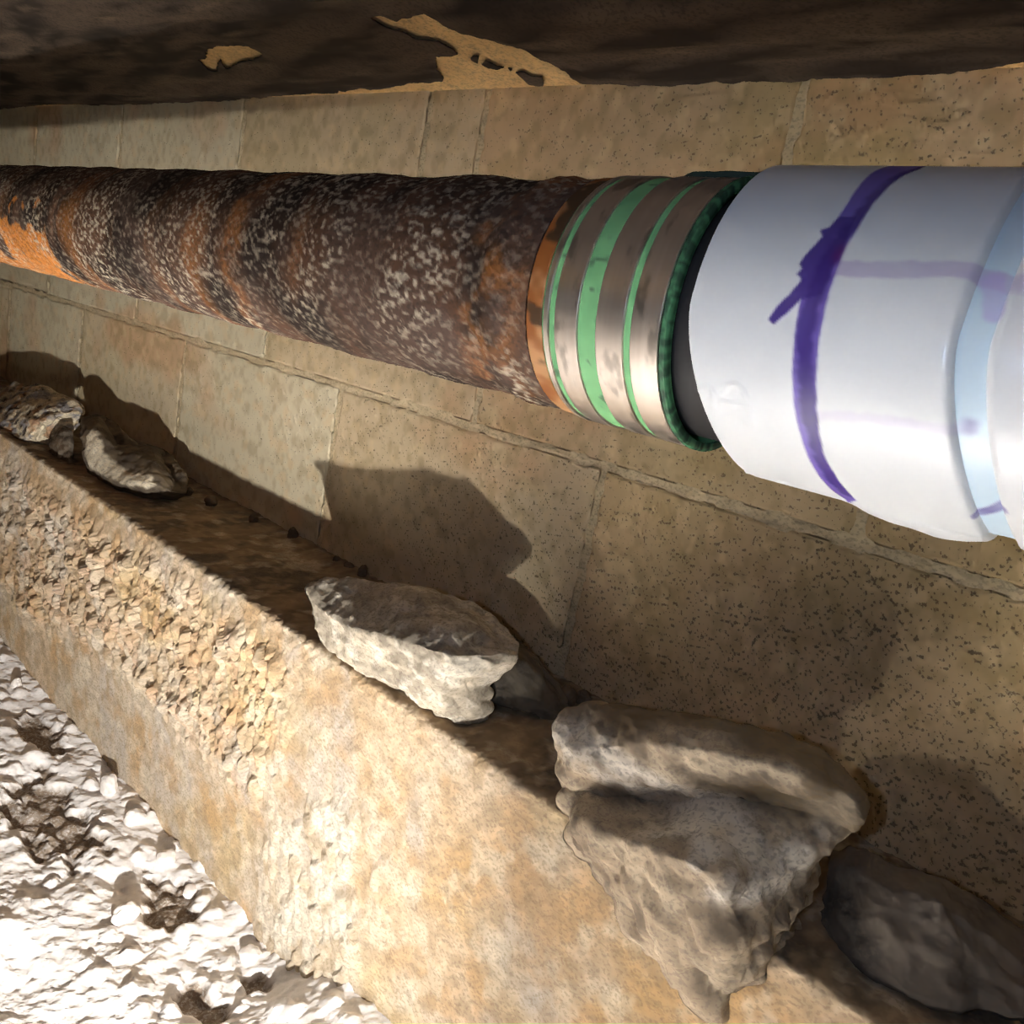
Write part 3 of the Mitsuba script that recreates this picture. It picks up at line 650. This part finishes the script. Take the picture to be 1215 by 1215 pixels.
ROCKPALE = [[[-0.5746,0.432,0.355],[-0.5094,0.452,0.3797],[-0.4556,0.465,0.3887],[-0.4096,0.485,0.3833],[-0.3788,0.49,0.3726]],[[-0.5655,0.425,0.354],[-0.4992,0.427,0.367],[-0.4291,0.432,0.3855],[-0.3807,0.438,0.3917],[-0.3594,0.475,0.3758]],[[-0.5445,0.418,0.3485],[-0.4815,0.405,0.3535],[-0.4103,0.4,0.3724],[-0.3561,0.402,0.3823],[-0.339,0.455,0.3796]],[[-0.534,0.42,0.3312],[-0.4688,0.407,0.3386],[-0.4023,0.402,0.3512],[-0.3543,0.405,0.3628],[-0.3356,0.44,0.3727]],[[-0.5291,0.426,0.3134],[-0.4665,0.418,0.3189],[-0.402,0.412,0.3325],[-0.3636,0.412,0.3402],[-0.3536,0.438,0.3488]]]
ROCKBEHIND = [[[-0.4496,0.535,0.35],[-0.4063,0.55,0.3458],[-0.3722,0.56,0.3254],[-0.3522,0.565,0.3082]],[[-0.4257,0.5,0.3462],[-0.3763,0.5,0.359],[-0.3403,0.515,0.3412],[-0.3252,0.53,0.3186]],[[-0.3991,0.48,0.3272],[-0.3606,0.485,0.3341],[-0.3294,0.5,0.3277],[-0.3189,0.52,0.313]],[[-0.3835,0.475,0.3178],[-0.3488,0.48,0.3205],[-0.3303,0.5,0.3129],[-0.3249,0.52,0.3035]]]
ROCKDARK = [[[-1.3166,0.5,0.3618],[-1.303,0.52,0.3712],[-1.2521,0.53,0.3481],[-1.1502,0.54,0.3572],[-1.0893,0.545,0.3304]],[[-1.2578,0.478,0.3479],[-1.194,0.478,0.3689],[-1.1363,0.485,0.3505],[-1.0425,0.495,0.3577],[-1.0141,0.515,0.3332]],[[-1.1981,0.458,0.3351],[-1.1434,0.452,0.327],[-1.0663,0.455,0.3226],[-0.9986,0.47,0.3383],[-0.9864,0.495,0.3292]],[[-1.1932,0.462,0.3169],[-1.1528,0.462,0.299],[-1.0853,0.468,0.2972],[-1.0276,0.475,0.3085],[-1.0109,0.495,0.3138]]]
ROCKCRUMPLE = [[[-1.9527,0.5,0.3065],[-1.7068,0.51,0.3456],[-1.5578,0.515,0.372],[-1.4565,0.515,0.3759],[-1.354,0.505,0.3781]],[[-1.8505,0.475,0.2778],[-1.5765,0.475,0.3329],[-1.4325,0.475,0.3619],[-1.3622,0.478,0.3664],[-1.3319,0.49,0.3677]],[[-1.7101,0.44,0.2632],[-1.4837,0.442,0.3173],[-1.3714,0.444,0.3418],[-1.3265,0.452,0.3519],[-1.3508,0.475,0.349]],[[-1.6688,0.43,0.2477],[-1.4705,0.433,0.2891],[-1.3725,0.434,0.3022],[-1.3372,0.445,0.3191],[-1.3467,0.462,0.3341]]]
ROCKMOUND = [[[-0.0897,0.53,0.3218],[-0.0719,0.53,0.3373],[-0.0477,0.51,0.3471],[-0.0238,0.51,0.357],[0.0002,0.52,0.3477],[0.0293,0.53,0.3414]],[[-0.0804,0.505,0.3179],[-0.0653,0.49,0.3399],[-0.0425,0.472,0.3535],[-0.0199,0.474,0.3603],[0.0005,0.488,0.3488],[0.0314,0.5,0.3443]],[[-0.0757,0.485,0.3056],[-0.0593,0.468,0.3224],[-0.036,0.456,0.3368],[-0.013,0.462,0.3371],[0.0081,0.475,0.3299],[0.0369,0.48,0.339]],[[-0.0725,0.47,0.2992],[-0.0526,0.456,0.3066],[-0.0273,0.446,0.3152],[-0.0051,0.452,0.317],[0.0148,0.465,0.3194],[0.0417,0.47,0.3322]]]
RUBBLE = [[[-1.3551,0.47,0.3296],[-1.3203,0.472,0.3486],[-1.2841,0.474,0.3486]],[[-1.3066,0.452,0.3155],[-1.2686,0.453,0.3246],[-1.2333,0.455,0.3225]],[[-1.2691,0.446,0.3029],[-1.2409,0.447,0.3021],[-1.2072,0.449,0.3055]]]
KNOB = [[-0.0805,0.44,0.3992]]
PATCH = [[-1.1952,0.47,0.3529],[-1.1408,0.455,0.3365],[-1.0347,0.455,0.343],[-0.9869,0.465,0.3486]]


def big_colour(P, nrm):
    c = grey_rock(400, (172, 154, 130), (122, 108, 91), (200, 184, 158), 0.5)(P, nrm)
    pale = sstep(0.385, 0.372, P[:, 2]) * sstep(0.345, 0.358, P[:, 2]) * sstep(0.435, 0.425, P[:, 1]) * sstep(0.3, 0.5, fbm(P * 40, 3, 407))
    pale = np.maximum(pale, sstep(0.020, 0.014, np.linalg.norm(P - np.array(KNOB[0]), axis=1) + 0.01 * (fbm(P * 90, 3, 408) - 0.5)))
    c = mixc(c, lin(222, 214, 200), 0.85 * pale)
    return mixc(c, lin(112, 96, 72), 0.85 * sstep(0.412, 0.424, P[:, 1] + 0.01 * (fbm(P * 60, 3, 405) - 0.5)) * sstep(0.375, 0.39, P[:, 2]))


def dark_colour(P, nrm):
    c = grey_rock(420, (104, 92, 74), (74, 64, 54), (170, 150, 120), 0.15)(P, nrm)
    a = np.array(PATCH)
    d = np.full(len(P), 1.0)
    for i in range(len(a) - 1):
        ab = a[i + 1] - a[i]; t = np.clip(((P - a[i]) @ ab) / (ab @ ab), 0, 1)
        d = np.minimum(d, np.linalg.norm(P - a[i] - t[:, None] * ab, axis=1))
    return mixc(c, lin(216, 204, 180), sstep(0.018, 0.012, d + 0.008 * (fbm(P * 120, 3, 425) - 0.5)))


def crumple_colour(P, nrm):
    c = mixc(lin(214, 200, 172), lin(150, 146, 146), sstep(0.45, 0.6, fbm(P * [40, 40, 60], 4, 431)))
    c = mixc(c, lin(170, 120, 76), 0.7 * sstep(0.58, 0.68, fbm(P * 45, 3, 432)))
    return mixc(c, lin(70, 60, 52), sstep(0.60, 0.70, fbm(P * 70, 3, 433)))


specs = [
    ('rock', ROCKBIG, 0.075, 401, 0.0055, big_colour, 0.0, 'large jagged grey brown rock jutting over the ledge edge', (0.009, 0.013, (0.330, 0.350))),
    ('rock_001', ROCKPALE, 0.06, 411, 0.0040, grey_rock(410, (184, 172, 152), (150, 140, 124), (212, 204, 188), 0.6), 0.002, 'pale grey rock with a knobbly white lower front on the ledge', (0.006, 0.011, (0.330, 0.345))),
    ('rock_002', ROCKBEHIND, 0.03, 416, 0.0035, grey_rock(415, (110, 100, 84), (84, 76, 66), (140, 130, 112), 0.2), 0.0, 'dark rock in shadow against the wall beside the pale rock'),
    ('rock_003', ROCKDARK, 0.05, 421, 0.0035, dark_colour, 0.0, 'dark brown rock with a pale plaster patch on its front'),
    ('plaster_lump', ROCKCRUMPLE, 0.05, 431, 0.0050, crumple_colour, 0.004, 'crumpled pale flaky plaster lump at the far left end of the ledge'),
    ('rock_004', ROCKMOUND, 0.02, 441, 0.0045, grey_rock(440, (108, 99, 90), (84, 78, 72), (128, 118, 104), 0.3), 0.0, 'dark dirty rock in shadow filling the lower right corner beside the large jagged rock'),  # dark stone: partly dirt, partly shade put into the colour
    ('rock_005', RUBBLE, 0.012, 461, 0.0030, grey_rock(460, (96, 80, 62), (66, 56, 46), (190, 178, 160), 0.35), 0.0, 'small dark chipped rock wedged between the flaky plaster lump and the dark rock'),
]
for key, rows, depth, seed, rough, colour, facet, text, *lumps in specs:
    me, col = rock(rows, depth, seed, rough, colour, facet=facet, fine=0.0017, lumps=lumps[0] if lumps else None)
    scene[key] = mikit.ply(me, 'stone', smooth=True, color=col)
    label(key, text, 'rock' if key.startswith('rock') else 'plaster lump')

# crumbs of mortar on the ledge and clods on the floor
def pebble(c, s, seed, colour):
    m = trimesh.creation.icosphere(subdivisions=3, radius=1.0)
    r = np.random.default_rng(seed)
    V = np.array(m.vertices)
    V = V * (1 + 0.7 * (fbm(V * 1.3 + seed, 3, seed) - 0.5))[:, None] * (s * (0.7 + 0.6 * r.random(3)))
    V += np.asarray(c)
    return (V, np.array(m.faces)), colour(V, V)


CRUMBS = [[-1.0319,0.542],[-0.9782,0.55],[-0.8901,0.5642],[-0.8149,0.5815],[-0.6668,0.5805],[-0.6935,0.5832],[-0.7186,0.584],[-0.3344,0.5515],[-0.3269,0.5651]]
where_ = ['just right of the dark plaster-patched rock', 'in the wall corner past the dark rock', 'in the corner below the second block joint', 'lying alone midway between dark rock and pale rock',
          'close behind the tip of the pale rock', 'nearest the tip of the pale rock', 'left of the pale rock tip in the corner', 'between the dark shadowed rock and the large jagged rock', 'touching the back of the large jagged rock']
for i, (x_, y_) in enumerate(CRUMBS):
    y_ = min(max(y_, EDGE + 0.008), WALL - 0.012)
    s_ = 0.005 + 0.005 * random.random()
    me, col = pebble((x_, y_, LEDGE + 0.4 * s_ + 0.004), s_, 500 + i, grey_rock(500 + i, (104, 84, 64), (74, 60, 46), (130, 112, 90), 0.3))
    key = 'mortar_crumb' + (f'_{i:03d}' if i else '')
    scene[key] = mikit.ply(me, 'stone', smooth=True, color=col)
    label(key, 'small brown mortar crumb ' + where_[i], 'mortar crumb', 'mortar crumbs on the ledge')

CLODS = [[-1.2052,0.3906],[-0.8776,0.3957],[-0.8049,0.4114],[-0.7215,0.4085],[-0.6621,0.431],[-0.6597,0.3252],[-0.5405,0.3999]]
spots = ['deepest in the view at the foot of the ledge', 'beside the long brown hollow in the floor', 'at the foot of the ledge below the flaking patch', 'between the two brown hollows',
         'touching the ledge foot below the yellow stain', 'next to the short brown hollow', 'in front of the corner where the white crust meets the floor']
tree_f = cKDTree(FLOOR[:, :2])
for i, (x_, y_) in enumerate(CLODS):
    y_ = min(y_, EDGE - 0.022)
    s_ = 0.008 + 0.005 * random.random()
    z_ = FLOOR[tree_f.query([x_, y_])[1], 2]
    me, col = pebble((x_, y_, z_ + 0.35 * s_), s_, 600 + i, lambda P, N: mixc(lin(246, 242, 240), lin(226, 218, 208), fbm(P * 160, 3, 601)))
    key = 'white_clod' + (f'_{i:03d}' if i else '')
    scene[key] = mikit.ply(me, 'white_powder', smooth=True, color=col)
    label(key, 'white powdery clod ' + spots[i], 'clod', 'white clods on the floor')
